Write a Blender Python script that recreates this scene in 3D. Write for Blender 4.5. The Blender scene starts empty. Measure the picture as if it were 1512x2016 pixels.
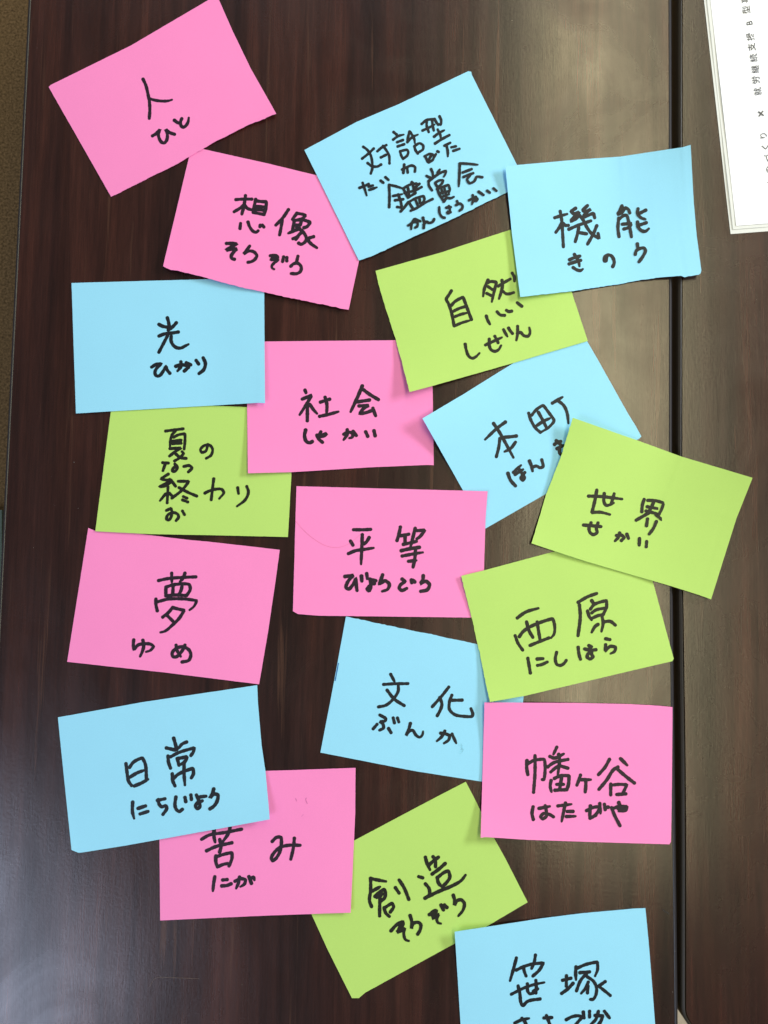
import bpy, bmesh, math, random
import numpy as np
from mathutils import Vector, Matrix

AMB = .12
# ------------------------------------------------------------------ camera
S = bpy.context.scene
F, PW, PH = 1630.0, 1512.0, 2016.0          # focal length and size of the picture in its own pixels
yv = Vector((410, 23598, -1630)).normalized()  # the tables' long direction seen by the camera
zv = Vector((0, .0691, 1)); zv = (zv - yv*zv.dot(yv)).normalized()
xv = yv.cross(zv)
R = Matrix((xv, yv, zv))
DIST = .640
CAM = -DIST*(R @ Vector((0, 0, -1)))
cd = bpy.data.cameras.new('camera'); cam = bpy.data.objects.new('camera', cd)
S.collection.objects.link(cam); S.camera = cam
cd.sensor_fit = 'VERTICAL'; cd.sensor_height = 24; cd.lens = F/PH*24
cd.clip_start = .01; cd.clip_end = 50
cam.matrix_world = Matrix.Translation(CAM) @ R.to_4x4()

def P(px, py, z=0.0):
    """where the line of sight through a picture point meets the height z"""
    d = R @ Vector((px-PW/2, PH/2-py, -F))
    t = (z-CAM.z)/d.z
    return CAM + d*t

# ------------------------------------------------------------------ world and lamps
w = bpy.data.worlds.new('World'); S.world = w; w.use_nodes = True
bg = w.node_tree.nodes['Background']
bg.inputs[0].default_value = (.97, .98, 1.0, 1); bg.inputs[1].default_value = AMB
S.view_settings.view_transform = 'Standard'; S.view_settings.look = 'None'
S.view_settings.exposure = 0; S.view_settings.gamma = 1
S.cycles.max_bounces = 6

def lamp(name, loc, aim, sx, sy, power, col):
    l = bpy.data.lights.new(name, 'AREA'); l.shape = 'RECTANGLE'; l.size = sx; l.size_y = sy
    l.energy = power; l.color = col
    o = bpy.data.objects.new(name, l); S.collection.objects.link(o)
    o.location = loc
    o.rotation_euler = (Vector(aim)-Vector(loc)).to_track_quat('-Z', 'Y').to_euler()
    return o
# the broad warm-lit ceiling band whose reflection lies along the table joint
lamp('ceiling_band', (.575, .68, 1.50), (.575, .68, 0), .30, 2.8, 22.5, (1.0, .91, .55))
# window to the right of the tables and a bluish one behind the lower left
lamp('side_window', (1.85, .80, .90), (.0, .35, 0), .9, .34, 46, (.90, .94, 1.0))
lamp('rear_window', (-1.26, -1.22, 1.5), (-.1, -.1, 0), .90, .95, 20, (.66, .76, 1.0))
# added fill lamps for all-round light, far out left and beyond the top
lamp('left_fill', (-2.6, .6, 1.5), (0, .1, 0), 2.6, 2.0, 5, (.78, .88, 1.0))
lamp('far_fill', (.2, 2.9, 1.5), (0, .1, 0), 3.0, 2.0, 18, (.80, .88, 1.0))

INK = {}
INK['person']=(250,140,6,30,"190,95 222,165 248,270 266,370 270,470 263,560;262,325 340,345 420,354 490,350 532,338;300,765 345,738 392,685 371,740 385,805 412,842 440,848 465,825 478,770 472,720 457,687 510,728 562,746;560,580 585,600 612,615;648,560 632,600 640,645 665,665 700,640 722,600 730,550")
INK['imagination']=(420,370,6,32,"265,138 350,132 455,132;380,90 372,150 360,220 337,310;365,195 320,235 245,282;372,200 400,240 450,258;500,135 485,210 470,290;505,152 560,160 625,165 622,230 600,315;505,218 600,224;495,252 595,264;480,290 540,302 595,312;322,418 315,480;410,402 428,455 475,515 510,522 530,505;555,440 550,460;578,440 598,462;888,255 820,355 738,440;815,375 800,470 783,555;988,298 960,335 930,372;990,300 1060,312 1090,325 1060,355 1010,375;960,385 945,440 938,500;950,385 1050,375 1145,405 1110,455 1070,470;1045,380 1025,440;950,440 1040,436;1020,480 960,505 885,535;985,470 1050,510 1090,565 1100,610 1070,650 1035,665 1008,652;1035,530 990,575 940,600;1000,575 975,608;1185,575 1120,595;1110,605 1150,655 1225,708;155,655 220,655 280,660 220,690 150,735 210,725 278,720 230,770 210,810 225,835 250,842;430,685 390,740 355,782 420,745 480,755 515,800 490,845 450,870 408,878;672,800 740,800 770,820 700,830 680,850 730,845 765,852 720,885 692,920 695,945 718,960;830,812 818,870;868,822 868,862;1000,805 985,870;915,925 950,895 1000,890 1038,930 1030,985 985,1012 920,1010")
INK['dialogue']=(696,220,5.007,22,"95,345 135,375 170,430 185,510 185,560 170,610;200,362 150,410 85,462;138,505 180,535 235,540 272,520;235,390 275,355 325,328;290,335 320,375 350,430 355,510;270,450 320,425;395,200 425,225;390,275 440,240 495,225;430,300 488,278;435,342 500,320;460,390 470,430 490,465;460,388 530,376 540,395 530,430 492,462;553,195 538,250 530,300;530,300 580,250 635,225;560,200 598,265 605,310;600,340 612,380 635,412;600,340 650,310 685,330 685,370 650,395;672,120 720,82 800,72;722,90 722,140 742,200;775,80 780,130 792,185;680,185 740,158 800,125;800,75 818,105 835,128;848,45 865,85 860,130 838,120;795,245 840,210 895,182;830,175 855,225 862,268;805,312 870,270 945,230;895,335 925,320 955,305;915,330 928,380 930,440;965,350 1010,340;985,385 1045,365;700,440 755,415 790,430 785,470 742,500;710,445 732,492;765,430 745,470;812,418 795,445;828,390 840,396;480,570 520,548 580,530 608,548 605,590;500,520 492,602;530,560 535,600;60,750 100,735 150,712;90,700 110,760 130,825;150,737 192,726;155,770 230,745;268,680 295,700;315,645 345,672;350,720 355,820 352,940;350,720 420,735 490,758;390,830 480,812;410,872 490,862;440,815 465,880 475,930;430,938 470,945;465,982 500,945 540,890;490,755 560,718 622,708;490,755 512,800 537,852;538,755 550,830;583,700 592,760 605,815;505,800 605,778;540,845 612,800;572,700 575,692;605,750 650,710;610,775 672,742;545,890 570,930 590,960;545,890 620,850 690,832 700,860 680,900;612,870 632,920;650,850 656,900;565,975 640,940 700,900 780,860;765,565 780,600 785,645;830,600 850,570;720,632 760,652;740,690 745,730 775,775;740,685 780,655 850,605 912,582 905,615 890,640;805,705 830,745;805,700 850,675 885,675 870,710 828,742;825,760 850,820 882,870;830,757 890,737 935,720 950,770 940,800;868,768 880,805;898,758 908,800;850,802 942,782;865,842 942,812;890,885 920,850 960,852 990,838;1048,510 1045,600 1038,735;1050,508 1130,512 1225,522;1078,598 1165,565;1085,642 1180,605;1150,625 1120,670 1145,705 1190,685 1215,640 1270,645;540,1120 605,1085 632,1095 628,1130 608,1142;600,1060 575,1100 568,1158;608,1058 660,1080;685,1045 696,1095 692,1145;690,1115 718,1082 745,1095 780,1085 795,1058;845,940 850,1000 875,1038 900,1045;915,945 960,940;940,930 950,975 935,1005 920,985 958,990;1020,880 1030,900;1010,920 1050,905 1075,925 1070,955 1045,975;1140,872 1200,845 1225,860 1212,885;1175,822 1182,860 1168,912;1205,840 1195,880;1235,788 1282,820;1318,778 1345,798;1380,755 1410,780")
INK['function']=(1070,390,6,33,"132,232 200,210 280,188;197,155 215,260 225,400 235,575;215,290 185,350 145,405;230,300 260,322 295,322;380,120 325,155 360,185 425,160 370,215 320,275 380,245 420,200;520,88 460,145 500,160 565,125 480,200 475,225 590,180 605,232;425,200 470,260 510,340 570,420 655,475 645,415;300,368 400,325 560,268;418,345 400,430 375,515;425,408 510,422;630,325 590,420 520,545;928,92 905,140 875,192 935,165 960,115 1000,130 1020,175;915,130 900,170;890,235 880,350 893,455;890,250 960,202 985,208 1000,250 1030,400 1040,458;930,308 1000,303 1040,300;950,365 1000,350 1040,315;1118,125 1112,180 1150,230 1205,250;1210,142 1145,175;1112,280 1120,340 1160,385 1205,392 1245,360;1215,290 1145,315;308,728 360,705 430,685;302,778 370,755 440,735;365,665 395,710 420,770 425,805;350,820 400,850 440,855 465,838;762,670 745,700 738,745 718,745 722,700 760,672 800,680 830,725 835,770 818,810;1110,540 1115,590;1085,665 1095,625 1140,595 1190,590 1205,620 1180,680 1130,752")
INK['nature']=(850,530,6,30,"232,255 205,300 172,355 200,410 235,520 265,670;235,425 270,385 370,330 390,380 430,490 470,595;250,500 320,465 400,440;275,560 340,535 420,515;270,670 350,635 450,605;665,128 625,220 607,320;650,165 700,145 765,155 745,230 710,385;665,205 715,240;650,285 700,310;785,200 850,160 930,115;830,130 835,200 820,270 795,350;840,260 880,290 920,290 970,275;950,45 975,90 978,140;645,552 660,600 688,650;772,502 810,540 862,545;882,485 910,500 945,495;1010,395 1065,438;395,885 410,960 440,1030 480,1052 520,1035 565,990;635,895 720,855 830,805;680,825 680,900 700,950 745,970 790,950 820,900;745,790 770,840 785,870;848,712 870,755 895,795;908,695 930,730 955,760;1015,672 1015,760 1000,840;1010,760 1050,745 1090,785 1140,790 1162,750 1153,690")
INK['light']=(280,610,9,50,"445,140 465,210 480,300;295,257 360,290 450,308;605,228 540,300 460,360;295,465 400,425 530,410 640,392;450,455 380,590 295,752;515,465 510,540 545,620 610,670 690,675 760,640 820,610;165,1015 250,965 340,955 260,1030 225,1110 245,1165 300,1170 370,1090 420,1000 440,1060 490,1125;595,1000 680,975 780,985 830,1010 745,1085;685,920 685,1000 625,1085;780,935 860,975;955,895 1000,960;1080,850 1120,950 1090,1060 1005,1130")
INK['society']=(560,750,6,34,"243,108 255,140;210,215 320,168 270,260 180,400;272,270 270,470;300,275 340,335 385,385;425,250 535,215;480,192 502,280 498,385;415,418 520,395 640,362;920,58 860,200 782,365;935,105 1010,160 1110,220;855,248 1005,225;880,295 1000,290 940,320 890,385 960,375 1030,350;1045,320 1060,365 1078,412;250,580 238,650 260,715 300,730 330,715;430,600 400,660 440,640 500,620 470,650 420,655;385,640 410,690 450,725;700,630 760,605 810,620 800,665 765,675;742,575 740,630 700,695;810,595 850,645;960,600 985,655;1058,588 1072,648")
INK['townname']=(930,765,6,32,"250,412 310,500 390,640 485,815;390,395 290,470 150,602;325,590 310,700 283,805;350,575 440,570 520,560;510,632 450,710 380,745;665,290 690,370 750,470 805,518;700,315 760,245 835,200 900,280 965,380 900,460 805,518;780,280 830,370 875,460;765,435 840,385 915,352;945,172 1065,100;1020,148 1080,200 1120,290 1135,410;970,660 1010,630 1045,625;990,615 1030,650 1060,680;1000,710 1040,690 1080,670;1030,720 1030,765 1060,780;420,1000 450,1080 510,1150;485,990 575,905;505,1015 600,955;560,960 590,1010 615,1060 595,1085 575,1060 620,990;675,855 700,920 712,975;705,930 760,915 800,935 838,920 820,840")
INK['summer']=(290,830,6,28.5,"215,112 320,98 425,85;335,110 290,160 265,325;310,185 370,155 445,145 445,230 435,325;305,230 400,220;300,262 400,255;300,245 400,238;265,320 400,310 350,340 262,408;410,355 430,375 380,430 320,465;340,385 390,425 460,435;715,270 690,350 640,365 628,330 670,285 730,275 770,320 755,395 695,435;180,485 250,490;215,490 185,580;325,500 355,540 330,585 300,590 300,560 330,530;430,530 500,520 530,550 485,595;248,620 160,675 225,690 280,680 220,730 140,770 220,760 280,720;280,690 335,765;245,770 235,960;215,855 150,935;260,845 300,885;365,705 490,705 420,800 290,905;375,780 480,835 585,880;425,885 470,905;415,925 480,950;785,675 770,800 755,925;680,845 730,820 800,800 880,800 905,840 850,910;1068,780 1078,850;1175,765 1195,830 1160,920 1060,1000;225,1050 280,1025 290,1060 280,1130 255,1165 225,1150 245,1100 310,1075 360,1095 370,1130 340,1170;415,1055 440,1100")
INK['equality']=(650,1025,6,34,"275,107 380,108 480,103;380,165 375,300 365,515;240,240 270,290;460,200 430,250 400,275;215,390 300,355 400,340 515,322;830,75 815,150 790,235;825,180 930,160;885,185 885,245;1005,90 980,190 950,310;1025,118 1120,112 1060,190 1025,215;865,280 1020,245;840,355 950,330 1055,315;850,418 1000,390 1095,375;925,480 1020,470;1010,320 1000,450 980,550;175,660 275,645 210,720 185,790 220,810 280,740 305,680 310,770 318,825;370,655 375,715;432,625 440,685;465,690 540,710;480,745 525,745;475,690 480,790 460,830 435,810 460,775;620,640 600,700 580,750 650,710 700,750 680,810 615,835;850,690 890,720 830,760 815,800 850,825 905,800;960,700 965,735;980,705 1000,725;1100,650 1095,700 1065,745 1130,715 1175,755 1150,815 1070,835")
INK['world']=(1120,945,6,32,"330,118 310,230 272,385 370,380 485,408;232,190 380,195 630,225;418,160 415,260 440,300 490,290 530,270;535,162 515,230 500,280;890,228 870,290 862,375;930,240 1030,245 1120,275 1100,340 1065,405;1005,255 970,330 930,390;925,315 1060,340;910,365 1050,400;950,385 890,420 795,475;1030,410 1095,465;930,460 918,540;1035,490 1000,570 950,638;172,532 270,540 380,550;262,505 238,570 250,620 290,645 335,620 325,570 345,505;560,655 620,650 655,680 620,715;600,625 590,670 545,720;685,640 705,690;835,690 832,770;920,725 915,790")
INK['dream']=(230,1115,6,32,"492,168 600,145 780,130 935,124;648,80 650,190;805,80 780,140 745,182;580,245 578,350;580,245 680,215 855,215 868,270 825,345;665,240 660,340;770,235 760,280 735,330;580,350 700,338 825,345;462,385 462,450 478,525;485,418 600,388 800,385 945,405 910,475 860,515;660,485 610,545 542,600;670,490 795,520 740,610 660,690 570,765 515,780;600,585 660,645;200,868 195,930 205,985 250,930 320,915 400,920 435,945 400,990 345,1010;308,872 318,940 300,1010 275,1065;700,930 710,990 755,1065;805,930 770,1000 700,1070 660,1065 655,1020 700,970 780,950 850,985 875,1040 850,1110 770,1130")
INK['placename']=(990,1160,6,32,"170,340 270,270 420,225;145,548 180,640 235,720;195,560 240,500 350,430 590,350 612,430 605,530 570,575;280,385 310,490 355,570;405,385 420,480 440,600;320,665 430,620 545,575;888,155 1000,90 1110,50;905,185 915,320 888,550;1050,135 1070,165;1035,235 1080,180 1225,135 1225,210 1185,300;1050,280 1100,245 1195,225;1000,255 1020,320 1050,365;1060,340 1130,310 1185,300;1170,310 1185,400 1165,500;1125,415 1090,440 1050,510;1195,385 1270,380 1330,425;295,815 310,900 325,990;405,825 475,820;410,900 460,890 525,860;635,745 620,830 640,890 680,900 720,880 750,840;890,685 900,770 918,828;1015,665 1050,680;965,705 1030,720 1100,715;1030,690 1045,760 1065,800 1030,825 995,800 1010,760 1050,750;1215,585 1265,595;1215,655 1210,730 1270,675 1335,685 1320,735 1275,760")
INK['culture']=(710,1315,6,31,"355,75 400,160;270,195 400,187 560,185;445,210 445,270 400,350 300,440 210,460;312,262 400,370 515,445;1042,225 960,330 845,460;935,350 960,430 940,500 905,565;1078,322 1050,400 1050,490 1110,550 1200,570 1320,570 1325,545 1303,480;1085,382 1200,380;225,555 300,600 290,625 225,635 265,665 270,710 225,735;195,665 148,720;330,715 360,765;385,590 400,650;435,590 452,640;588,655 570,720 535,805 570,750 615,735 660,800 700,820 730,790 738,750;945,770 1010,780 1050,800 1040,850 985,890;995,745 960,810 900,865;1080,780 1130,890")
INK['daily']=(225,1445,6,34,"138,350 150,450 170,560 205,610;180,395 230,330 330,285 365,350 380,530;185,510 270,460 350,430;235,615 320,580 400,535;702,50 740,185;615,165 720,190;855,95 800,120 760,170;635,260 640,330 665,405;665,270 760,220 945,165 935,210 905,255;745,290 765,370;750,290 860,270 840,320 770,370;825,340 825,480 835,605;685,470 690,550 718,615;700,525 750,480 830,440 930,405 935,470 910,520;218,805 215,920 235,1000;280,880 370,850;305,945 400,915;510,785 600,765;520,775 530,830 560,860 610,845 620,880 575,950;728,745 718,850 740,900 770,915 805,890;835,750 845,800;905,720 912,775;1000,745 1085,735;970,720 1000,790 1010,860 985,885 960,860 975,820 1040,790;1175,650 1160,700 1130,760 1180,710 1225,720 1220,780 1180,850 1130,885")
INK['district']=(1020,1455,6,33,"105,255 102,340 115,420;115,295 180,255 310,240 320,330 305,480 285,478;200,195 200,400 183,630;458,95 418,180;375,205 430,225 540,175;480,180 490,240 470,420;350,330 420,280 590,240;470,320 430,350 385,390;510,320 590,345;390,490 380,560 395,625;430,465 500,435 600,435 595,540 575,600;515,450 490,600;455,535 540,535;435,605 575,598;738,425 720,480 695,545;730,480 860,480;800,490 800,560 793,625;1080,240 1030,330 950,420;1210,230 1290,310;1180,330 1130,360 1050,480 955,595;1180,360 1260,430 1375,520;1095,530 1095,660;1100,545 1200,535 1285,540 1240,640;1165,655 1275,648;178,800 165,880 180,950;245,820 375,795;320,785 335,860 335,910 290,945 265,920 300,880 370,890 420,920;470,790 630,770;560,755 540,850 515,975;580,855 650,855;570,915 680,912;810,845 900,805 960,800 950,850 880,925;855,790 845,930;850,935 920,900;965,760 975,880;1020,770 1030,835;1055,805 1065,805;1105,810 1140,900 1205,1025;1110,825 1200,795 1285,800 1270,845 1190,850;1190,750 1210,800;1180,820 1260,830")
INK['hardship']=(375,1615,6,34,"130,225 220,175 400,145 605,105;278,110 278,190 292,260;468,85 450,150 380,255;190,360 300,310 490,265;345,225 362,300 345,375;300,420 300,490 318,555;305,430 400,400 490,380 490,450 455,540;330,545 390,520 440,510;288,665 275,740 265,835;380,705 435,700;370,775 430,770 480,750;525,720 590,690 650,700 640,750 590,785;580,670 570,730 540,805;690,665 720,745;700,690 750,670 755,705;965,250 1020,200 1070,200 1075,270 1060,360 1010,450 970,480 955,450 990,380 1060,320 1160,295 1295,295;1228,210 1215,330 1185,460")
INK['creation']=(700,1670,6,34,"178,355 178,500 165,620 190,690;190,360 260,375 360,392;200,505 290,455;230,570 280,520 340,485 355,530 340,590 300,625;280,545 320,540;290,580 285,700 285,800;250,580 300,560;335,700 360,770 400,805;340,705 430,650 450,690 410,755;470,465 515,530;515,375 570,460 630,605;825,105 845,180 880,255;915,100 940,130 945,220;860,205 920,150 980,105;905,305 980,250 1060,180;965,345 980,410 1025,460;970,345 1040,290 1095,265 1115,340 1080,400 1030,450;745,335 795,350;825,420 870,480 870,550 820,590;820,590 960,520 1150,440 1250,380 1300,315;420,975 490,900 560,865 560,900 490,990 540,975 580,940 570,1010 590,1080 630,1095;530,905 510,960;645,795 665,870 660,955 680,890 740,875 770,900 765,960 735,1015;870,785 930,740 960,735 940,780 910,830 950,810 985,780 960,840 975,880 1010,890;930,770 900,790;1010,670 1040,730;1050,670 1080,700;1155,555 1170,610 1170,675 1200,620 1250,610 1285,650 1270,730 1215,800")
INK['shopping']=(980,1880,6,32,"220,35 190,150 145,305;218,180 290,145 400,110 540,95 490,180 415,250;305,155 315,200 335,250;445,0 430,90 400,160;160,465 300,395 430,350 550,325;240,365 260,450 280,580 300,600 350,550 500,520;350,340 355,430 380,460 420,450;450,300 455,370 450,450;420,430 470,400;925,140 920,210 925,295;940,155 1050,110 1175,85 1180,170 1150,250;970,210 1085,200;1060,210 980,300 930,425;1060,260 1130,310 1165,380 1160,470 1125,525 1095,525;1070,320 1040,390 985,455;1065,370 1060,450;1270,315 1190,370;1200,375 1270,430 1330,480;765,300 865,275;812,245 810,370;755,455 830,400 890,335;200,805 290,765 370,750;285,750 320,790 340,840;545,745 640,740;575,715 600,780 620,840;810,765 880,730 960,720 1000,735 950,790 910,840;1010,675 1020,745;1085,665 1085,735;1150,715 1240,720 1220,780 1180,840;1190,665 1160,760 1090,830;1260,665 1320,745")
# ------------------------------------------------------------------ helpers
COL = S.collection
def link(o): COL.objects.link(o); return o
def tag(o, label=None, cat=None, group=None, kind=None):
    if label: o['label'] = label
    if cat: o['category'] = cat
    if group: o['group'] = group
    if kind: o['kind'] = kind
    return o
def mesh_obj(name, verts, faces, mat, parent=None, smooth=False):
    me = bpy.data.meshes.new(name); me.from_pydata([tuple(v) for v in verts], [], faces)
    me.materials.append(mat); me.update()
    if smooth:
        me.polygons.foreach_set('use_smooth', [True]*len(me.polygons))
    o = bpy.data.objects.new(name, me); link(o)
    if parent: o.parent = parent
    return o
def empty(name, loc):
    o = bpy.data.objects.new(name, None); o.empty_display_size = .02; o.location = loc
    link(o); return o
def rebase(child, root):
    child.parent = root; child.matrix_parent_inverse = Matrix.Translation(-Vector(root.location))
    return child

def lin(c):
    c = [x/255 for x in c]
    return tuple(x/12.92 if x <= .04045 else ((x+.055)/1.055)**2.4 for x in c)+(1,)

def new_mat(name):
    m = bpy.data.materials.new(name); m.use_nodes = True
    nt = m.node_tree; b = nt.nodes['Principled BSDF']
    return m, nt, b
def nd(nt, typ, **kw):
    n = nt.nodes.new(typ)
    for k, v in kw.items():
        if k in n.inputs: n.inputs[k].default_value = v
        else: setattr(n, k, v)
    return n
def tex(nt, scale3, nscale, detail=6, rough=.6, dist=0):
    tc = nd(nt, 'ShaderNodeTexCoord'); mp = nd(nt, 'ShaderNodeMapping'); mp.inputs['Scale'].default_value = scale3
    n = nd(nt, 'ShaderNodeTexNoise'); n.inputs['Scale'].default_value = nscale
    n.inputs['Detail'].default_value = detail; n.inputs['Roughness'].default_value = rough
    n.inputs['Distortion'].default_value = dist
    nt.links.new(tc.outputs['Object'], mp.inputs[0]); nt.links.new(mp.outputs[0], n.inputs['Vector'])
    return n
def ramp(nt, src, stops):
    r = nd(nt, 'ShaderNodeValToRGB'); e = r.color_ramp.elements
    while len(e) < len(stops): e.new(.5)
    for el, (p, c) in zip(e, stops): el.position = p; el.color = c
    nt.links.new(src, r.inputs[0]); return r
def mixc(nt, typ, fac, a, b):
    m = nd(nt, 'ShaderNodeMix'); m.data_type = 'RGBA'; m.blend_type = typ
    if isinstance(fac, (int, float)): m.inputs['Factor'].default_value = fac
    else: nt.links.new(fac, m.inputs['Factor'])
    for s, i in ((a, 6), (b, 7)):
        if isinstance(s, tuple): m.inputs[i].default_value = s
        else: nt.links.new(s, m.inputs[i])
    return m.outputs[2]

# ------------------------------------------------------------------ materials
def wood(name, shift):
    m, nt, b = new_mat(name)
    g = lambda v: (v, v, v, 1)
    def sh(n): n.inputs['Vector'].links[0].from_node.inputs['Location'].default_value = (shift, shift*.3, 0)
    broad = tex(nt, (1, .08, 1), 21, 4, .55, .5)
    figure = tex(nt, (1, .050, 1), 75, 5, .6, .5)
    fine = tex(nt, (1, .020, 1), 330, 5, .7, .3)
    streak = tex(nt, (1, .030, 1), 150, 4, .6, .5)  # sparse lighter streaks in the wood's own grain
    pore = tex(nt, (1, .05, 1), 1100, 3, .6, 0)
    for n in (broad, figure, fine, streak): sh(n)
    c = ramp(nt, broad.outputs[0], [(.30, (0.0136, 0.0048, 0.0039, 1)), (.47, (0.0240, 0.0074, 0.0055, 1)),
                                    (.58, (0.0368, 0.0110, 0.0071, 1)), (.76, (0.0248, 0.0081, 0.0060, 1))])
    f0 = ramp(nt, figure.outputs[0], [(.34, g(.66)), (.50, g(1.0)), (.68, g(1.42))])
    f = ramp(nt, fine.outputs[0], [(.33, g(.80)), (.52, g(1.0)), (.70, g(1.26))])
    h = ramp(nt, streak.outputs[0], [(.62, g(0)), (.72, g(.75))])
    p = ramp(nt, pore.outputs[0], [(.35, g(.86)), (.65, g(1.14))])
    x = mixc(nt, 'MULTIPLY', 1.0, c.outputs[0], f0.outputs[0])
    x = mixc(nt, 'MULTIPLY', 1.0, x, f.outputs[0])
    x = mixc(nt, 'MIX', h.outputs[0], x, (.070, .031, .019, 1))
    x = mixc(nt, 'MULTIPLY', 1.0, x, p.outputs[0])
    nt.links.new(x, b.inputs['Base Color'])
    sm = tex(nt, (1, .8, 1), 9, 5, .62, 1.2)
    rr = ramp(nt, sm.outputs[0], [(.3, g(.20)), (.7, g(.31))])
    nt.links.new(rr.outputs[0], b.inputs['Roughness'])
    sl = ramp(nt, sm.outputs[0], [(.32, g(.88)), (.70, g(.68))])
    sl2 = ramp(nt, figure.outputs[0], [(.3, g(.9)), (.7, g(1.1))])
    y = mixc(nt, 'MULTIPLY', 1.0, sl.outputs[0], sl2.outputs[0])
    nt.links.new(y, b.inputs['Specular IOR Level'])
    b.inputs['IOR'].default_value = 1.45
    bp = nd(nt, 'ShaderNodeBump'); bp.inputs['Strength'].default_value = .10; bp.inputs['Distance'].default_value = .0003
    nt.links.new(pore.outputs[0], bp.inputs['Height'])
    wv = tex(nt, (1, 1, 1), 420, 3, .5, 0)
    bp2 = nd(nt, 'ShaderNodeBump'); bp2.inputs['Strength'].default_value = .10; bp2.inputs['Distance'].default_value = .0004
    nt.links.new(wv.outputs[0], bp2.inputs['Height']); nt.links.new(bp.outputs[0], bp2.inputs['Normal'])
    nt.links.new(bp2.outputs[0], b.inputs['Normal'])
    return m
WOODL = wood('dark_wood_left', 0.0); WOODR = wood('dark_wood_right', 3.7)

def plain(name, col, rough, noise=0, ns=200, bump=0, spec=.5):
    m, nt, b = new_mat(name)
    b.inputs['Roughness'].default_value = rough
    b.inputs['Specular IOR Level'].default_value = spec
    n = tex(nt, (1, 1, 1), ns, 4, .6)
    lo = tuple(max(0, c*(1-noise)) for c in col[:3])+(1,); hi = tuple(min(1, c*(1+noise)) for c in col[:3])+(1,)
    r = ramp(nt, n.outputs[0], [(.3, lo), (.7, hi)])
    nt.links.new(r.outputs[0], b.inputs['Base Color'])
    if bump:
        bp = nd(nt, 'ShaderNodeBump'); bp.inputs['Strength'].default_value = bump; bp.inputs['Distance'].default_value = .0004
        nt.links.new(n.outputs[0], bp.inputs['Height']); nt.links.new(bp.outputs[0], b.inputs['Normal'])
    return m
MOULD = plain('edge_moulding', (.026, .025, .030), .36, .1, 300)
MOULDB = plain('edge_moulding_brown', (.034, .027, .017), .42, .1, 300)
CARPET = plain('carpet', (.200, .125, .055), .95, .55, 260, .6, .1)
MAT = plain('floor_mat', (.14, .19, .14), .9, .1, 200)
BEIGE = plain('beige_board', (.60, .50, .36), .8, .1, 200)
DUST = plain('dust', (.62, .60, .56), .8)
LINT = plain('lint', (.015, .015, .02), .7)
HAIR = plain('hair', (.60, .12, .22), .5)
PALE = plain('pale_hair', (.25, .2, .16), .5)

def paper(name, col):
    m, nt, b = new_mat(name)
    b.inputs['Roughness'].default_value = .62; b.inputs['Specular IOR Level'].default_value = .22
    n = tex(nt, (1, 1, 1), 1400, 5, .7); n2 = tex(nt, (1, 1, 1), 22, 3, .5)
    lo = tuple(c*.965 for c in col)+(1,); hi = tuple(min(1, c*1.03) for c in col)+(1,)
    r = ramp(nt, n.outputs[0], [(.3, lo), (.7, hi)])
    r2 = ramp(nt, n2.outputs[0], [(.3, (.975, .975, .98, 1)), (.7, (1, 1, 1, 1))])
    x = mixc(nt, 'MULTIPLY', 1.0, r.outputs[0], r2.outputs[0])
    nt.links.new(x, b.inputs['Base Color'])
    bp = nd(nt, 'ShaderNodeBump'); bp.inputs['Strength'].default_value = .35; bp.inputs['Distance'].default_value = .00012
    nt.links.new(n.outputs[0], bp.inputs['Height']); nt.links.new(bp.outputs[0], b.inputs['Normal'])
    return m
PAPER = {'pink': paper('pink_paper', (.92, .262, .575)), 'blue': paper('blue_paper', (.308, .695, .925)),
         'green': paper('green_paper', (.455, .690, .165))}
WHITE = paper('white_paper', (.86, .88, .93)); GREYW = paper('greyish_sheet', (.66, .68, .66))
def ink(name, col):
    m, nt, b = new_mat(name)
    b.inputs['Roughness'].default_value = .45; b.inputs['Specular IOR Level'].default_value = .25
    n = tex(nt, (1, 1, 1), 420, 4, .7)
    r = ramp(nt, n.outputs[0], [(.3, tuple(c*.72 for c in col)+(1,)), (.7, tuple(c*1.35 for c in col)+(1,))])
    nt.links.new(r.outputs[0], b.inputs['Base Color']); return m
INKM = {'pink': ink('ink_on_pink', (.019, .011, .021)), 'blue': ink('ink_on_blue', (.011, .014, .020)),
        'green': ink('ink_on_green', (.014, .015, .011))}
SMEAR = ink('blue_smear', (.01, .10, .36)); SMUDGE = ink('grey_smudge', (.25, .60, .80)); MARK = ink('faint_mark', (.62, .16, .40))
PRINT = ink('printed_ink', (.07, .07, .07))

# ------------------------------------------------------------------ floor and tables
FZ = -.70
floor = mesh_obj('floor', [(-3, -3, FZ), (3, -3, FZ), (3, 3, FZ), (-3, 3, FZ)], [(0, 1, 2, 3)], CARPET)
tag(floor, kind='structure')

def slab(name, poly, z0, z1, mat, parent=None, label=None):
    n = len(poly); v = [(x, y, z1) for x, y in poly]+[(x, y, z0) for x, y in poly]
    f = [tuple(range(n)), tuple(range(2*n-1, n-1, -1))]
    f += [(i, i+n, (i+1) % n+n, (i+1) % n) for i in range(n)]
    f = [tuple(reversed(q)) if False else q for q in f]
    return mesh_obj(name, v, f, mat, parent)

def edge_at(pts, y):
    """x of a table edge (picture points) at world y, carried on straight past its ends"""
    w_ = [P(a, b_) for a, b_ in pts]; w_.sort(key=lambda q: q.y)
    ys = [q.y for q in w_]; xs = [q.x for q in w_]
    if y <= ys[0]: i = 0
    elif y >= ys[-1]: i = len(ys)-2
    else: i = max(k for k in range(len(ys)-1) if ys[k] <= y)
    t = (y-ys[i])/(ys[i+1]-ys[i]); return xs[i]+(xs[i+1]-xs[i])*t

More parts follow.
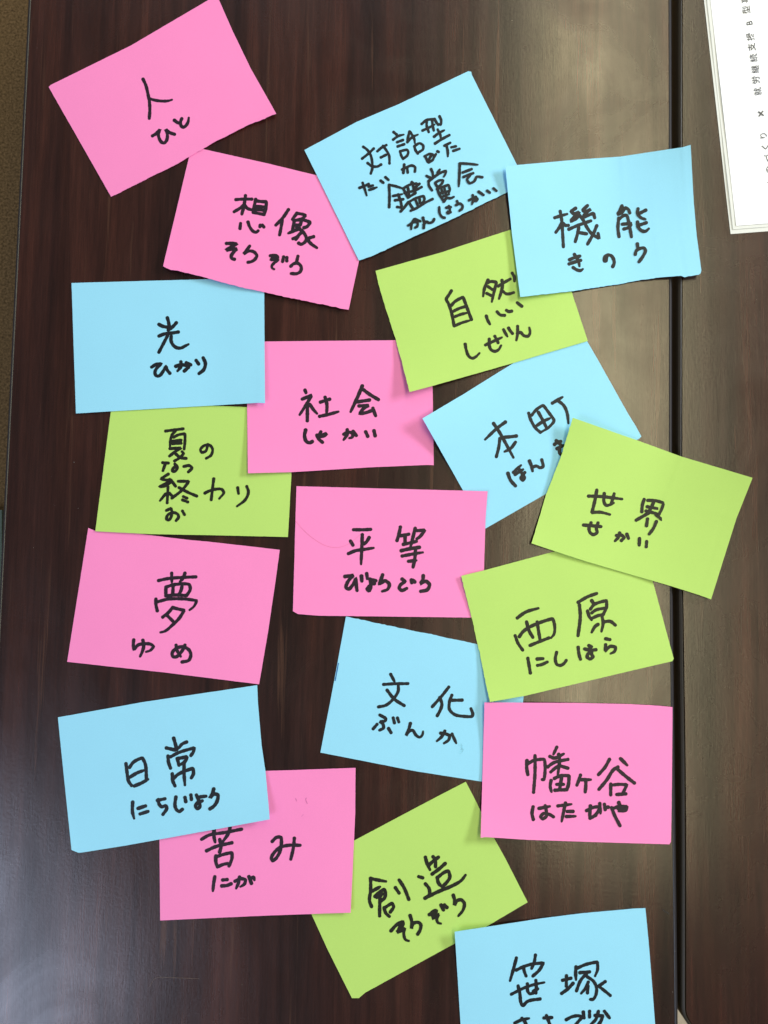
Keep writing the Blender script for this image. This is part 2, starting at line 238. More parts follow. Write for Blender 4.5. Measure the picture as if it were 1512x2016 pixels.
LT_L = [(61.5, 0), (3.5, 1200)]
LT_R = [(1316, 0), (1317, 500), (1317, 1000), (1319, 1250), (1322, 1500), (1328, 2016)]
RT_L = [(1344, 0), (1344, 500), (1343, 1000), (1347, 1300), (1350, 1500), (1351, 1700), (1351, 2016)]
TH = .028
def moulding(path, side, parent, wd=.0028, groove=0, mat=None):
    """rounded plastic strip run along path; side=+1: the strip lies to the +x side"""
    g_ = groove
    prof = [(.00005+g_, -.0018)] if g_ else []
    prof += [(0.00005+g_, -.0004), (.0003+g_, -.00002), (.0007+g_, .00018), (.0013, .00012), (.0019, -.0004), (wd, -.0014), (wd, -TH+.002), (.0002, -TH-.0005)]
    v = []; f = []
    for k, (x, y, nx, ny) in enumerate(path):
        for a, z in prof: v.append((x+nx*a, y+ny*a, z))
    m = len(prof)
    for k in range(len(path)-1):
        for j in range(m-1):
            q = (k*m+j, (k+1)*m+j, (k+1)*m+j+1, k*m+j+1)
            f.append(q if side > 0 else q[::-1])
    return mesh_obj('edge_moulding', v, f, mat or MOULD, parent, smooth=False)

yt, yb = .95, -.85
ysm = [yb+(yt-yb)*i/60 for i in range(61)]
t1 = empty('table', (0, 0, FZ))
tag(t1, 'dark wood grain table under the coloured cards', 'table')
poly = [(edge_at(LT_L, y), y) for y in ysm]+[(edge_at(LT_R, y), y) for y in reversed(ysm)]
o = slab('tabletop', poly[::-1], -TH, 0, WOODL); rebase(o, t1)
o = moulding([(edge_at(LT_R, y), y, 1, 0) for y in ysm], 1, None); rebase(o, t1)
o = moulding([(edge_at(LT_L, y), y, -1, 0) for y in ysm], -1, None); rebase(o, t1)

t2 = empty('table', (.5, 0, FZ))
tag(t2, 'second dark wood table beyond the black joint, under the white sheets', 'table')
cx_, cy_ = P(1351, 1985).xy                                   # where its rounded corner begins
rad = .016
path = []
for y in [yt-(yt-cy_)*i/50 for i in range(51)]: path.append((edge_at(RT_L, y), y, -1, 0))
x0 = path[-1][0]
for i in range(1, 13):
    a = math.radians(90*i/12)
    path.append((x0+rad-rad*math.cos(a), cy_-rad*math.sin(a), -math.cos(a), -math.sin(a)))
path.append((.62, cy_-rad, 0, -1))
poly = [(p[0], p[1]) for p in path]+[(.62, yt)]
o = slab('tabletop', poly, -TH, 0, WOODR); rebase(o, t2)
o = moulding(path, 1, None, groove=.0006, mat=MOULDB); rebase(o, t2)

def floor_patch(name, pts, mat, z, label, cat):
    q = [P(a, b_, z) for a, b_ in pts]
    o = slab(name, [(p.x, p.y) for p in q], FZ+.001, z, mat)
    tag(o, label, cat); return o
floor_patch('floor_mat', [(-220, 1004), (3.5, 1004), (3.2, 1400), (-220, 1400)], MAT, FZ+.02,
            'grey-green mat on the brown carpet at the left picture edge', 'mat')
floor_patch('beige_board', [(1325, 1975), (1420, 1990), (1420, 2150), (1325, 2150)], BEIGE, FZ+.03,
            'pale beige board on the floor seen through the joint at the bottom', 'board')

# ------------------------------------------------------------------ cards
THK = .0003
def pl(s): return [tuple(float(a) for a in q.split(',')) for q in s.split()]
def resample(pts, n):
    p = np.array(pts, float); d = np.r_[0, np.cumsum(np.hypot(*np.diff(p, axis=0).T))]
    t = np.linspace(0, d[-1], n)
    # keep interior corner points exact: snap nearest sample
    q = np.c_[np.interp(t, d, p[:, 0]), np.interp(t, d, p[:, 1])]
    for k in range(1, len(pts)-1):
        i = int(round(d[k]/d[-1]*(n-1))); i = min(max(i, 1), n-2); q[i] = p[k]
    return q
NU, NV = 73, 51
class Card: pass
CARDS = []; BYKEY = {}
def P_arr(px, py, z):
    a = np.stack([px-PW/2, PH/2-py, np.full_like(px, -F)], -1) @ np.array(R).T
    t = (z-CAM.z)/a[..., 2]
    return CAM.x+a[..., 0]*t, CAM.y+a[..., 1]*t

def sample_card(c, X, Y):
    """height of card c at world points, -1 where it does not reach"""
    H = np.full(X.shape, -1.0)
    x0, x1, y0, y1 = c.X.min(), c.X.max(), c.Y.min(), c.Y.max()
    m = (X > x0-.002) & (X < x1+.002) & (Y > y0-.002) & (Y < y1+.002)
    if not m.any(): return H
    gx, gy, gz = c.X[::3, ::3].ravel(), c.Y[::3, ::3].ravel(), c.Z[::3, ::3].ravel()
    px, py = X[m], Y[m]
    d2 = (px[:, None]-gx)**2+(py[:, None]-gy)**2
    idx = np.argpartition(d2, 4, axis=1)[:, :4]
    dd = np.take_along_axis(d2, idx, 1); wgt = 1/(dd+1e-9)
    z = (gz[idx]*wgt).sum(1)/wgt.sum(1)
    ring = np.r_[np.c_[c.X[0], c.Y[0]], np.c_[c.X[1:, -1], c.Y[1:, -1]], np.c_[c.X[-1, ::-1], c.Y[-1, ::-1]][1:], np.c_[c.X[::-1, 0], c.Y[::-1, 0]][1:]]
    ins = np.zeros(px.shape, bool); a = ring; b2 = np.roll(ring, -1, 0)
    for (ax, ay), (bx_, by_) in zip(a[::2], np.roll(a[::2], -1, 0)):
        cnd = ((ay > py) != (by_ > py))
        if cnd.any():
            xi = (bx_-ax)*(py-ay)/(by_-ay+1e-15)+ax
            ins ^= cnd & (px < xi)
    near = np.sqrt(dd.min(1)) < .0035                      # a narrow rim outside counts too
    ok = ins | near
    hm = np.full(px.shape, -1.0); hm[ok] = z[ok]
    H[m] = hm; return H

NC, MC = (NV+1)//2, (NU+1)//2                             # coarse grid: rows, columns
def _stiff():
    def d2(n):
        m = np.zeros((n-2, n))
        for i in range(n-2): m[i, i:i+3] = (1, -2, 1)
        return m
    def d1(n):
        m = np.zeros((n-1, n))
        for i in range(n-1): m[i, i:i+2] = (-1, 1)
        return m
    iy, ix = np.eye(NC), np.eye(MC)
    A = np.kron(iy, d2(MC)); B = np.kron(d2(NC), ix); C = np.kron(d1(NC), d1(MC))
    return A.T@A+B.T@B+2*C.T@C
KST = _stiff(); RHO = .004
KINV = np.linalg.inv(KST+RHO*np.eye(NC*MC))
def drape(rest, sup, weight, iters):
    """stiff sheet with its own rest shape and a little weight, lying on sup"""
    f = KST@rest.ravel()-3e-8*weight; s = sup.ravel()
    wv = np.maximum(rest.ravel(), s); uu = np.zeros_like(wv)
    for _ in range(iters):
        z = KINV@(f+RHO*(wv-uu)); wv = np.maximum(z+uu, s); uu += z-wv
    return np.maximum(z, s).reshape(sup.shape)

def card(key, colour, top, right, bottom, left, lifts, bow, label, rough='', below=(), weight=1.0, fold=None):
    """sides are picture points in order: top L>R, right T>B, bottom R>L, left B>T.
    lifts = mm each corner (TL,TR,BR,BL) curls up; bow = mm the middle stands up"""
    rng = np.random.RandomState(sum(ord(c_) for c_ in key))
    c = Card(); c.key = key; c.colour = colour; c.label = label
    T = resample(top, NU); B = resample(bottom[::-1], NU); Rr = resample(right, NV); L = resample(left[::-1], NV)
    for nm, arr in (('t', T), ('b', B), ('r', Rr), ('l', L)):
        amp = .75 if nm in rough else .16
        k = rng.randn(len(arr), 2); k2 = np.convolve(rng.randn(len(arr)), np.ones(5)/5, 'same')
        env = np.clip(.35+1.3*np.convolve(rng.rand(len(arr)), np.ones(9)/9, 'same')-.35, 0, 1.5)
        n_ = np.array([arr[-1][1]-arr[0][1], -(arr[-1][0]-arr[0][0])]); n_ = n_/np.hypot(*n_)
        arr[1:-1] += (n_[None]*(k[:, :1]*.55*env[:, None]+k2[:, None]*.55)*amp)[1:-1]
    L[0] = T[0]; L[-1] = B[0]; Rr[0] = T[-1]; Rr[-1] = B[-1]
    u = np.linspace(0, 1, NU); v = np.linspace(0, 1, NV)
    U, V = np.meshgrid(u, v)
    G = ((1-V)[..., None]*T[None]+V[..., None]*B[None]+(1-U)[..., None]*L[:, None]+U[..., None]*Rr[:, None]
         - (1-U)[..., None]*(1-V)[..., None]*T[0]-U[..., None]*(1-V)[..., None]*T[-1]
         - (1-U)[..., None]*V[..., None]*B[0]-U[..., None]*V[..., None]*B[-1])
    c.G = G
    X, Y = P_arr(G[..., 0], G[..., 1], np.zeros(U.shape))
    c.X, c.Y = X, Y
    # coarse draping: stiff sheet, light weight, held up by what is below
    st = 2; Uc, Vc = U[::st, ::st], V[::st, ::st]
    pw = 2.2
    rest = (lifts[0]*((1-Uc)*(1-Vc))**pw+lifts[1]*(Uc*(1-Vc))**pw+lifts[2]*(Uc*Vc)**pw+lifts[3]*((1-Uc)*Vc)**pw
            + bow*4*Uc*(1-Uc)+.25*np.sin(3.1*Uc+rng.rand()*6)*np.sin(2.7*Vc+rng.rand()*6))/1000
    if fold:                                                # the part right of u0 stands up
        t = (Uc-fold[0])/.05; rest = rest+fold[1]/1000*np.log1p(np.exp(t))*.05/(1-fold[0])*(1-fold[2]*Vc)
    z = rest+.004
    for it in range(3):
        Xc, Yc = P_arr(G[::st, ::st, 0], G[::st, ::st, 1], z)
        sup = np.zeros(Xc.shape)
        for k in below: sup = np.maximum(sup, sample_card(BYKEY[k], Xc, Yc)+THK*.8)
        sup = sup+THK+.0001
        # spread the support by a cell so neighbours never cut through
        q = sup.copy()
        q[1:] = np.maximum(q[1:], sup[:-1]); q[:-1] = np.maximum(q[:-1], sup[1:])
        s2 = q.copy(); q[:, 1:] = np.maximum(q[:, 1:], s2[:, :-1]); q[:, :-1] = np.maximum(q[:, :-1], s2[:, 1:])
        sup = q
        z = drape(rest, sup, weight, 220)
    c.Zc = z
    # fine grid height: bilinear from the coarse one
    ui = U*(z.shape[1]-1); vi = V*(z.shape[0]-1)
    i0 = np.clip(ui.astype(int), 0, z.shape[1]-2); j0 = np.clip(vi.astype(int), 0, z.shape[0]-2)
    fu, fv = ui-i0, vi-j0
    c.Z = z[j0, i0]*(1-fu)*(1-fv)+z[j0, i0+1]*fu*(1-fv)+z[j0+1, i0]*(1-fu)*fv+z[j0+1, i0+1]*fu*fv
    c.X, c.Y = P_arr(G[..., 0], G[..., 1], c.Z)
    CARDS.append(c); BYKEY[key] = c
    # mesh: top sheet, underside and cut edge
    n = NU*NV
    top_v = np.c_[c.X.ravel(), c.Y.ravel(), c.Z.ravel()]; bot_v = top_v-np.array([0, 0, THK])
    cen = top_v.mean(0); cen[2] = 0
    f = []
    for j in range(NV-1):
        for i in range(NU-1):
            a = j*NU+i; f.append((a, a+NU, a+NU+1, a+1)); f.append((a+n, a+1+n, a+NU+1+n, a+NU+n))
    # the cut edge has its own vertices so that it stays crisp
    rim = [i for i in range(NU)]+[j*NU+NU-1 for j in range(1, NV)]+[(NV-1)*NU+i for i in range(NU-2, -1, -1)]+[j*NU for j in range(NV-2, 0, -1)]
    m = len(rim)
    for k in range(m):
        a, b2 = 2*n+k, 2*n+(k+1) % m; f.append((a, b2, b2+m, a+m))
    root = empty('word_card', tuple(cen)); c.root = root
    tag(root, label, 'card', 'handwritten coloured word cards on the table')
    o = mesh_obj('card_sheet', np.r_[top_v, bot_v, top_v[rim], bot_v[rim]]-cen, f, PAPER[colour], root)
    o.data.polygons.foreach_set('use_smooth', [True]*(2*(NU-1)*(NV-1))+[False]*(len(f)-2*(NU-1)*(NV-1)))
    c.cen = cen
    write(c)
    return c

def height_px(c, px, py):
    """height of the card where the sight line through (px,py) meets it"""
    g = c.G[::2, ::2].reshape(-1, 2); z = c.Z[::2, ::2].ravel()
    d2 = (px-g[:, 0])**2+(py-g[:, 1])**2
    i = np.argpartition(d2, 6)[:6]; A = np.c_[g[i]-[px, py], np.ones(6)]
    w_ = 1/(d2[i]+4)
    sol, *_ = np.linalg.lstsq(A*w_[:, None], z[i]*w_, rcond=None)
    return float(min(max(sol[2], z[i].min()-.0002), z[i].max()+.0002))

def smooth_path(p, step):
    if len(p) == 2: q = p
    else:
        q = []
        e = [(2*p[0][0]-p[1][0], 2*p[0][1]-p[1][1])]+p+[(2*p[-1][0]-p[-2][0], 2*p[-1][1]-p[-2][1])]
        for i in range(1, len(e)-2):
            a, b_, c_, d = (np.array(t) for t in e[i-1:i+3])
            # sharp turns stay sharp: flatten the tangents there
            def tan(a_, m_, n_):
                v1, v2 = m_-a_, n_-m_; l1, l2 = np.hypot(*v1)+1e-6, np.hypot(*v2)+1e-6
                cs = v1 @ v2/(l1*l2); s = max(0., min(1., (cs+.25)/.9))
                return (v1/l1+v2/l2)*.5*s
            L_ = np.hypot(*(c_-b_)); m0 = tan(a, b_, c_)*L_; m1 = tan(b_, c_, d)*L_
            for t in np.linspace(0, 1, 7)[:-1]:
                q.append(tuple((2*t**3-3*t**2+1)*b_+(t**3-2*t**2+t)*m0+(-2*t**3+3*t**2)*c_+(t**3-t**2)*m1))
        q.append(p[-1])
    q = np.array(q, float); d = np.r_[0, np.cumsum(np.hypot(*np.diff(q, axis=0).T))]
    n = max(3, int(d[-1]/step)+1); t = np.linspace(0, d[-1], n)
    return np.c_[np.interp(t, d, q[:, 0]), np.interp(t, d, q[:, 1])], d[-1]

def mark(c, name, mat, wd, data, label):
    rng = random.Random(3); o0 = INKM[c.colour]
    INKM[c.colour] = mat
    st = []
    for si, q in enumerate(data.split(';')):
        p_, ln = smooth_path(pl(q), 1.2); st.append((si, p_, ln))
    write_char(c, st, 1, wd, rng, name)
    INKM[c.colour] = o0

def write(c):
    if c.key not in INK: return
    ox, oy, sc, wd, data = INK[c.key]
    rng = random.Random(c.key)
    strokes = []
    for si, st in enumerate(data.split(';')):
        q, ln = smooth_path([(ox+a/sc, oy+b_/sc) for a, b_ in pl(st)], 1.6)
        strokes.append((si, q, ln))
    # strokes that touch or nearly touch make one character
    par = list(range(len(strokes)))
    def find(i):
        while par[i] != i: i = par[i]
        return i
    for i in range(len(strokes)):
        for j in range(i):
            d = ((strokes[i][1][:, None]-strokes[j][1][None])**2).sum(-1).min()
            if d < 5.6**2: par[find(i)] = find(j)
    groups = {}
    for i in range(len(strokes)): groups.setdefault(find(i), []).append(strokes[i])
    for g in groups.values(): write_char(c, g, sc, wd, rng)

def write_char(c, strokes, sc, wd, rng, name='written_character'):
    V_, F_ = [], []; lift = .00009; eps = .000004
    for si, q, ln in strokes:
        n = len(q); hw = wd/sc/2*rng.uniform(1.20, 1.33)
        ph = rng.uniform(0, 6); tl = rng.random() < .35 and ln > 14
        tg = np.gradient(q, axis=0); tg /= np.hypot(*tg.T)[:, None]+1e-9
        nr = np.c_[-tg[:, 1], tg[:, 0]]
        base = len(V_); z0 = lift+si*eps
        s = np.linspace(0, ln, n)
        rings = []
        for i in range(n):
            r = hw*(1+.06*math.sin(ph+s[i]*.35)+.04*math.sin(ph*2+s[i]*.9)+.05*math.exp(-s[i]/3))
            if tl: r *= 1-.30*max(0, (s[i]-ln*.6)/(ln*.4))**1.5
            rings.append(r)
        hz = [height_px(c, *q[i]) for i in range(0, n, 3)]
        hz = np.interp(np.arange(n), np.arange(0, n, 3), hz) if n > 1 else hz
        def add(px, py, i):
            w_ = P(px, py, hz[i]+z0+i*2e-7); V_.append((w_.x-c.cen[0], w_.y-c.cen[1], w_.z-c.cen[2]))
            return len(V_)-1
        # round ends
        def cap(i, sgn):
            ids = []
            for k in range(7):
                a = -math.pi/2+math.pi*k/6
                dx = tg[i]*sgn*math.cos(a)*rings[i]*.95+nr[i]*math.sin(a)*rings[i]
                ids.append(add(q[i][0]+dx[0], q[i][1]+dx[1], i))
            return ids
        a = cap(0, -1); F_.append(tuple(a if False else a))
        prev = (a[0], a[-1])
        for i in range(1, n):
            cu = (add(*(q[i]-nr[i]*rings[i]), i), add(*(q[i]+nr[i]*rings[i]), i))
            F_.append((prev[0], prev[1], cu[1], cu[0])); prev = cu
        b_ = cap(n-1, 1); F_.append(tuple(b_))
    o = mesh_obj(name, V_, F_, INKM[c.colour], c.root)
    # every face looks up
    me = o.data; bm = bmesh.new(); bm.from_mesh(me)
    for f in bm.faces:
        if f.normal.z < 0: f.normal_flip()
    bm.to_mesh(me); bm.free()
card('dream', 'pink', pl('173.8,1039.3 188.4,1045.5 271.3,1050.4 367.4,1062.6 411,1066.4 550.7,1082.4'),
     pl('550.7,1082.4 542,1146.4 527.4,1245.4 510,1347.2'), pl('510,1347.2 323.7,1323.9 132.2,1303'),
     pl('132.2,1303 173.8,1039.3'), (4.5, 0.4, 0.6, 0.4), .5,
     'pink card reading 夢 over ゆめ, partly under the green 夏の終わり card')
card('culture', 'blue', pl('681.1,1213.7 705,1219 819,1243 867.4,1252.6 937,1267.7 1046,1291.7'),
     pl('1046,1291.7 1031,1370.7 1029.5,1383.5 998,1546'), pl('998,1546 946.5,1538.5 819,1518.5 630.8,1481.6'),
     pl('630.8,1481.6 658,1340 681.1,1213.7'), (0.8, 0, 0, 0.5), .4,
     'blue card reading 文化 over ぶんか, under a green and a pink card', rough='t')
card('creation', 'green', pl('574.5,1719.4 700.4,1653.2 849.5,1574 917,1539.1'),
     pl('917,1539.1 933,1569.6 973.6,1651.7 995.5,1691.2 1039,1776.4'),
     pl('1039,1776.4 956,1825.1 873.8,1869.2 718.6,1954.4 706.5,1965 692.8,1965'),
     pl('692.8,1965 645.6,1870.7 613.7,1800.8 574.5,1719.4'), (0, 0.8, 1.5, 1.5), .5,
     'green card reading 創造 over そうぞう, tilted at the bottom centre')
card('summer', 'green', pl('219.5,800 414.6,798.5 485,801.3 580,806'), pl('580,806 573.9,930.7 566.8,1057.3'),
     pl('566.8,1057.3 511.3,1055.9 411.8,1053.6 298,1051.6 187.6,1045.9'), pl('187.6,1045.9 219.5,800'),
     (0, 0, 0.8, 0.5), .3, 'green card reading 夏の終わり with small なつ and お readings', below=('dream',))
card('society', 'pink', pl('485,673 520.3,672.3 776.9,669.8 850,669'), pl('850,669 851.7,761.1 854.1,915.9'),
     pl('854.1,915.9 840.4,915.3 721.3,920.4 573.2,929.6 488,931.7'), pl('488,931.7 486.4,795.5 485,673'),
     (0, 0, 0.8, 5), .4, 'pink card reading 社会 over しゃかい, in the middle of the pile', below=('summer',))
card('light', 'blue', pl('140.8,557.1 412,549.5 519.5,548'), pl('519.5,548 520,576 521.8,793.6'),
     pl('521.8,793.6 509.6,793 319.8,803.9 149.5,813.9'), pl('149.5,813.9 140.8,557.1'),
     (0.4, 0.2, 1.5, 0.3), .5, 'blue card reading 光 over ひかり, at the left side', below=('society', 'summer'), weight=.8, fold=(.74, 3, -.4))
card('imagination', 'pink', pl('377,288 401.7,293.9 526.7,321.7 623.9,345.3 736,371'),
     pl('736,371 706.7,512.8 686.4,609.7'),
     pl('686.4,609.7 554.4,582.8 516.9,574.4 465.6,563.3 401.7,545.3 347.5,532.2 336.4,531.4 321,523.9'),
     pl('321,523.9 372.5,307.8 377,288'), (0, 0, 1, 2), .5,
     'pink card reading 想像 over そうぞう, left of the tilted blue card', rough='b', below=('light',))
card('person', 'pink', pl('95.9,171.4 99.7,167.3 257.8,89.5 410,0 426.8,-9.9'),
     pl('426.8,-9.9 457.8,60.3 492.7,133 544,224'),
     pl('544,224 535.6,226 516.5,235.6 492.7,243.8 429,276 373.7,308 343.5,325.4 218.7,387.3'),
     pl('218.7,387.3 95.9,171.4'), (0.4, 2, 4.5, 0.4), .6,
     'pink card reading 人 over ひと, tilted at the top left', rough='b', below=('imagination',))
card('dialogue', 'blue', pl('599.3,295.3 702,240 785,205 921.7,140.2 927.6,141'),
     pl('927.6,141 929,147.5 1017.2,323.5 1035.5,360'), pl('1035.5,360 997.4,378.8 881,435.6 735.5,502.5 706.4,512.7'),
     pl('706.4,512.7 599.3,295.3'), (1, 1.5, 0.5, 0.6), 1.1,
     'blue card reading 対話型鑑賞会, filled with small readings', rough='b', below=('imagination',))
card('townname', 'blue', pl('831.6,823.7 911,777 956.9,748.2 1010,715.4 1136,637.5'),
     pl('1136,637.5 1157,673.7 1179,711.7 1236.8,815.2 1252,839.5 1262.7,859.3'),
     pl('1262.7,859.3 1258,863.8 1075.5,971.8 955,1041'), pl('955,1041 911.3,965 831.6,823.7'),
     (10, 0, 1.5, 0.3), .3, 'blue card reading 本町 with its ほんま reading half covered by green', below=('society',))
card('nature', 'green', pl('739.3,533.1 869.7,496.7 910.4,483 1005,452.2 1077.5,428.6'),
     pl('1077.5,428.6 1125.2,573.9 1157.2,671.3'), pl('1157.2,671.3 1009.4,715 850.8,760 806.2,771.7'),
     pl('806.2,771.7 802,754 779.5,669.9 759,605.9 744.5,556.4 739.3,533.1'), (2, 0, 0.6, 8), .5,
     'green card reading 自然 over しぜん, just below the tilted blue card', rough='l', below=('society', 'townname'), weight=.8)
card('function', 'blue', pl('994.7,326.9 1141,313.9 1221.7,308.3 1293.9,297.2 1343.9,290 1359.7,285.3'),
     pl('1359.7,285.3 1361.9,325.6 1366,400.6 1371.7,464.4 1380.8,532.5 1379.4,538'),
     pl('1379.4,538 1375.8,540.8 1348,545.6 1341,543 1299.4,545.8 1257.8,552 1213,560.3 1125.8,573.3 1024.4,584.4'),
     pl('1024.4,584.4 1007.8,458.9 994.7,326.9'), (6, 6, 1.5, 4), -.4,
     'blue card reading 機能 over きのう, bridging the joint with a curled corner', rough='b', below=('dialogue', 'nature'), weight=.6, fold=(.58, 10, .5))
card('equality', 'pink', pl('583.6,957.2 960,967.2'), pl('960,967.2 955.8,1023 953,1122 952,1216'),
     pl('952,1216 921,1215.8 698.9,1213 629.4,1212.2 586.4,1208.9 576.7,1203.3'), pl('576.7,1203.3 583.6,957.2'),
     (0.4, 2.4, 0, 0.8), .5, 'pink card reading 平等 over びょうどう, with a fine hair on it', below=('townname', 'culture'))
card('placename', 'green', pl('908.1,1133.8 952.4,1123 1089.2,1086.4 1257.4,1041.4'),
     pl('1257.4,1041.4 1284.7,1142.6 1326.4,1296.8'), pl('1326.4,1296.8 1323.4,1301.8 1275.4,1312.8 1031,1370.5 964.6,1382'),
     pl('964.6,1382 934.9,1243 908.1,1133.8'), (3, 0, 1.2, 6.5), .4,
     'green card reading 西原 over にしはら, right of the pink 平等 card', rough='l', below=('equality', 'culture'))
card('world', 'green', pl('1127.9,822.4 1253.8,866.6 1340.8,898.6 1481.7,940.6'),
     pl('1481.7,940.6 1449.6,1021.4 1399.9,1179.9'),
     pl('1399.9,1179.9 1378,1172 1325.3,1155 1222.7,1125.5 1154.3,1105.3 1092.2,1085.1 1046.2,1069.6'),
     pl('1046.2,1069.6 1076.6,970 1099,912.6 1104.6,897 1127.9,822.4'), (9, 2, 1.2, 4.5), .6,
     'green card reading 世界 over せかい, reaching onto the right table', rough='l', below=('townname', 'placename'), weight=.35, fold=(.52, 16, .75))
card('district', 'pink', pl('953.9,1383 1141.5,1384 1241.8,1386.3 1290.6,1389 1324,1392.2'),
     pl('1324,1392.2 1323.7,1446 1322.6,1559.8 1321,1657.4'), pl('1321,1657.4 1317.7,1662.3 1174,1658 1038.5,1653.4 955.8,1648 946.3,1649.3'),
     pl('946.3,1649.3 950,1520 953.9,1383'), (5, 1, 0.8, 8.5), .3,
     'pink card reading 幡ヶ谷 over はたがや, beside the joint', below=('culture', 'creation'), weight=.8)
card('hardship', 'pink', pl('313,1525 523.6,1517.8 591.7,1515.6 700,1511.7'), pl('700,1511.7 699.4,1601 694.4,1712.2 690.3,1796.9'),
     pl('690.3,1796.9 577.8,1800.6 494.4,1803.9 315.3,1812.2'), pl('315.3,1812.2 313.9,1653.9 313,1525'),
     (0, 0.8, 3, 0.8), .4, 'pink card reading 苦み over にが, tucked under the blue 日常 card', below=('creation',))
card('daily', 'blue', pl('114,1412.3 284.5,1381.7 506.3,1348.9'),
     pl('506.3,1348.9 507.7,1384.6 515,1468 522.6,1518.6 528.6,1584 530.7,1613.2'),
     pl('530.7,1613.2 397.6,1637.6 248.8,1664.4 159.5,1678.7 153.6,1678.7 140.8,1673.3'),
     pl('140.8,1673.3 125.3,1524.5 114,1412.3'), (0.4, 0.5, 8, 3), .4,
     'blue card reading 日常 over にちじょう, at the lower left', below=('hardship',))
card('shopping', 'blue', pl('895.1,1834.6 1069,1807.8 1142,1798.5 1246.7,1788.9 1270.6,1788'),
     pl('1270.6,1788 1278.7,1871.9 1289.8,2016 1297,2064'), pl('1297,2064 1100,2078 913,2092'),
     pl('913,2092 906.8,2016 895.1,1834.6'), (7.5, 1, 0.3, 0.3), .5,
     'blue card reading 笹塚, cut off by the bottom of the picture', below=('creation',))

mark(BYKEY['culture'], 'ink_smear', SMEAR, 1.5, '666.2,1306 662.6,1326 659.8,1340', '')
mark(BYKEY['culture'], 'smudge', SMUDGE, 5, '906,1466 911,1474 906,1481', '')
mark(BYKEY['hardship'], 'faint_mark', MARK, 1.2, '582,1572 584,1577;603,1571 602,1574 605,1582;594,1607 597,1604', '')

# ------------------------------------------------------------------ white sheets on the right table
def flat_sheet(name, pts, z, mat, label, cat):
    q = [P(a, b_, z) for a, b_ in pts]
    bm = bmesh.new(); v = [bm.verts.new(p) for p in q]; f = bm.faces.new(v)
    if f.normal.z < 0: f.normal_flip()
    bmesh.ops.subdivide_edges(bm, edges=bm.edges[:], cuts=24, use_grid_fill=True)
    for v_ in bm.verts: v_.co.z += .00018*math.sin(v_.co.x*60+z*9000)*math.sin(v_.co.y*42)
    r = bmesh.ops.extrude_face_region(bm, geom=bm.faces[:])
    for e in r['geom']:
        if isinstance(e, bmesh.types.BMVert): e.co.z -= .00018
    bmesh.ops.recalc_face_normals(bm, faces=bm.faces[:])
    cen = sum(q, Vector())/4; cen.z = 0
    for v_ in bm.verts: v_.co -= cen
    me = bpy.data.meshes.new(name); bm.to_mesh(me); bm.free(); me.materials.append(mat)
    o = bpy.data.objects.new(name, me); link(o)
    return o, cen
bl = np.array((1438.4, 460.8)); up = np.array((-.1131, -.9936)); rt = np.array((.997, -.0765))
def quad(b, w_, h_): return [tuple(b), tuple(b+rt*w_), tuple(b+rt*w_+up*h_), tuple(b+up*h_)]
o, cen = flat_sheet('paper_sheet', quad(bl, 545, 760), .0004, GREYW, '', '')
o.location = cen; tag(o, 'greyish white sheet lowest in the stack on the right table', 'paper', 'white sheets')
o, cen = flat_sheet('paper_sheet', quad(bl+np.array((4.5, -9)), 540, 752), .0008, GREYW, '', '')
o.location = cen; tag(o, 'middle white sheet, its edge showing as a thin line', 'paper', 'white sheets')
root = empty('printed_sheet', tuple(P(1700, 200, 0)))
tag(root, 'topmost white sheet with sideways printed Japanese lines', 'paper', 'white sheets')
TOPZ = .0013
o, cen = flat_sheet('sheet', quad(np.array((1449.5, 444.5)), 520, 735), TOPZ, WHITE, '', '')
o.location = cen; rebase(o, root)
glyphs = [('も', 1518, 357), ('の', 1516, 334), ('づ', 1512.5, 311), ('く', 1507.5, 289.5), ('り', 1503.3, 267), ('×', 1498.5, 223.5),
          ('就', 1492.2, 179.8), ('労', 1488.3, 157.5), ('継', 1486.8, 136), ('続', 1484, 113.8), ('支', 1480, 92.5),
          ('援', 1477.3, 72), ('B', 1475.7, 45), ('型', 1469, 19.2), ('事', 1466.5, -2)]
tx = empty('print_anchor', (0, 0, 0))
allv, allf = [], []
for ch, gx, gy in glyphs:
    cu = bpy.data.curves.new('t', 'FONT'); cu.body = ch; cu.align_x = 'CENTER'; cu.size = 1; cu.resolution_u = 4; cu.offset = .003
    to = bpy.data.objects.new('t', cu); link(to); bpy.context.view_layer.update()
    me = bpy.data.meshes.new_from_object(to.evaluated_get(bpy.context.evaluated_depsgraph_get()))
    bpy.data.objects.remove(to)
    if len(me.vertices) == 0: continue
    co = np.array([v.co[:] for v in me.vertices])
    mn, mx = co.min(0), co.max(0); mid = (mn+mx)/2
    sc = (11.5 if ch in 'B×' else 15.6)/max(mx[0]-mn[0], mx[1]-mn[1])
    if ch in 'り': sc *= .9
    d = np.array((-.142, -.99)); nrm = np.array((-.99, .142))     # writing runs up the picture, tops point left
    b0 = len(allv)
    for p in co:
        q = np.array((gx, gy))+d*(p[0]-mid[0])*sc+nrm*(p[1]-mid[1])*sc
        allv.append(P(q[0], q[1], TOPZ+.0003)-root.location)
    allf += [tuple(b0+i for i in pp.vertices) for pp in me.polygons]
    bpy.data.meshes.remove(me)
bpy.data.objects.remove(tx)
o = mesh_obj('printed_lettering', allv, allf, PRINT, root)
bm = bmesh.new(); bm.from_mesh(o.data)
for f in bm.faces:
    if f.normal.z < 0: f.normal_flip()
bm.to_mesh(o.data); bm.free()

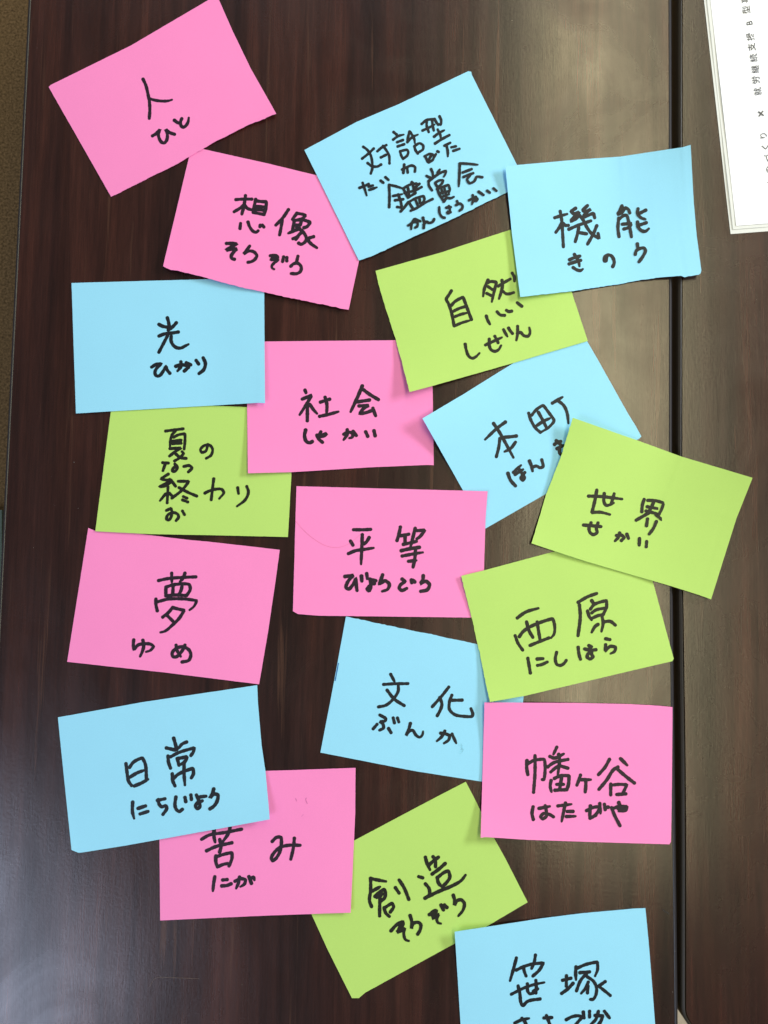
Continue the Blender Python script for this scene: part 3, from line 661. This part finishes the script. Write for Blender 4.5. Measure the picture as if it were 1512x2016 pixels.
# ------------------------------------------------------------------ small things: hair, lint, dust
def thread(name, pts, r, mat, zf, label, cat):
    q, ln = smooth_path(pts, 3)
    p3 = [P(a, b_, zf(a, b_)+r*1.2) for a, b_ in q]
    cen = p3[0].copy(); V_, F_ = [], []
    for i, p in enumerate(p3):
        t = (p3[min(i+1, len(p3)-1)]-p3[max(i-1, 0)]).normalized(); n = Vector((-t.y, t.x, 0)).normalized(); b_ = t.cross(n)
        for k in range(5):
            a = 2*math.pi*k/5; V_.append(p+(n*math.cos(a)+b_*math.sin(a))*r-cen)
    for i in range(len(p3)-1):
        for k in range(5): F_.append((i*5+k, i*5+(k+1) % 5, (i+1)*5+(k+1) % 5, (i+1)*5+k))
    o = mesh_obj(name, V_, F_, mat, None, True); o.location = cen
    tag(o, label, cat); return o
eq = BYKEY['equality']
thread('hair', pl('582,1026 598,1044 615,1059 643,1075 665,1078 686,1071 703,1058 712,1050'), .00006, HAIR,
       lambda a, b_: height_px(eq, a, b_), 'fine curved hair lying on the pink 平等 card', 'hair')
thread('lint', pl('1305,1790 1309,1795 1313,1796 1317,1800'), .00022, LINT, lambda a, b_: 0,
       'tiny dark thread on the wood beside the joint, lower right', 'lint')
thread('lint', pl('295,1943 300,1932 306,1926 340,1925 392,1927'), .00006, PALE, lambda a, b_: 0,
       'pale fibre with a bent end on the table at the bottom left', 'lint')
rg = random.Random(5); V_, F_ = [], []
spots = [(1490, 590), (1440, 1315), (1329, 1873), (146, 910), (154, 1001), (66, 1078), (21, 1702), (1324, 1953), (1345, 45), (1008, 40)]
spots += [(rg.uniform(60, 1500), rg.uniform(0, 2016)) for _ in range(60)]
for k, (a, b_) in enumerate(spots):
    z = .0002
    p = P(a, b_, z); s = .00022 if k < 10 else rg.uniform(.00006, .00014)
    n0 = len(V_)
    for dx, dy, dz in ((1, 0, 0), (-.4, .9, 0), (-.5, -.8, 0), (0, .1, .8)):
        V_.append(p+Vector((dx*s*rg.uniform(.6, 1.4), dy*s*rg.uniform(.6, 1.4), dz*s)))
    F_ += [(n0, n0+1, n0+3), (n0+1, n0+2, n0+3), (n0+2, n0, n0+3), (n0, n0+2, n0+1)]
o = mesh_obj('dust', V_, F_, DUST); tag(o, 'tiny pale dust specks scattered over the dark tables', 'dust', kind='stuff')
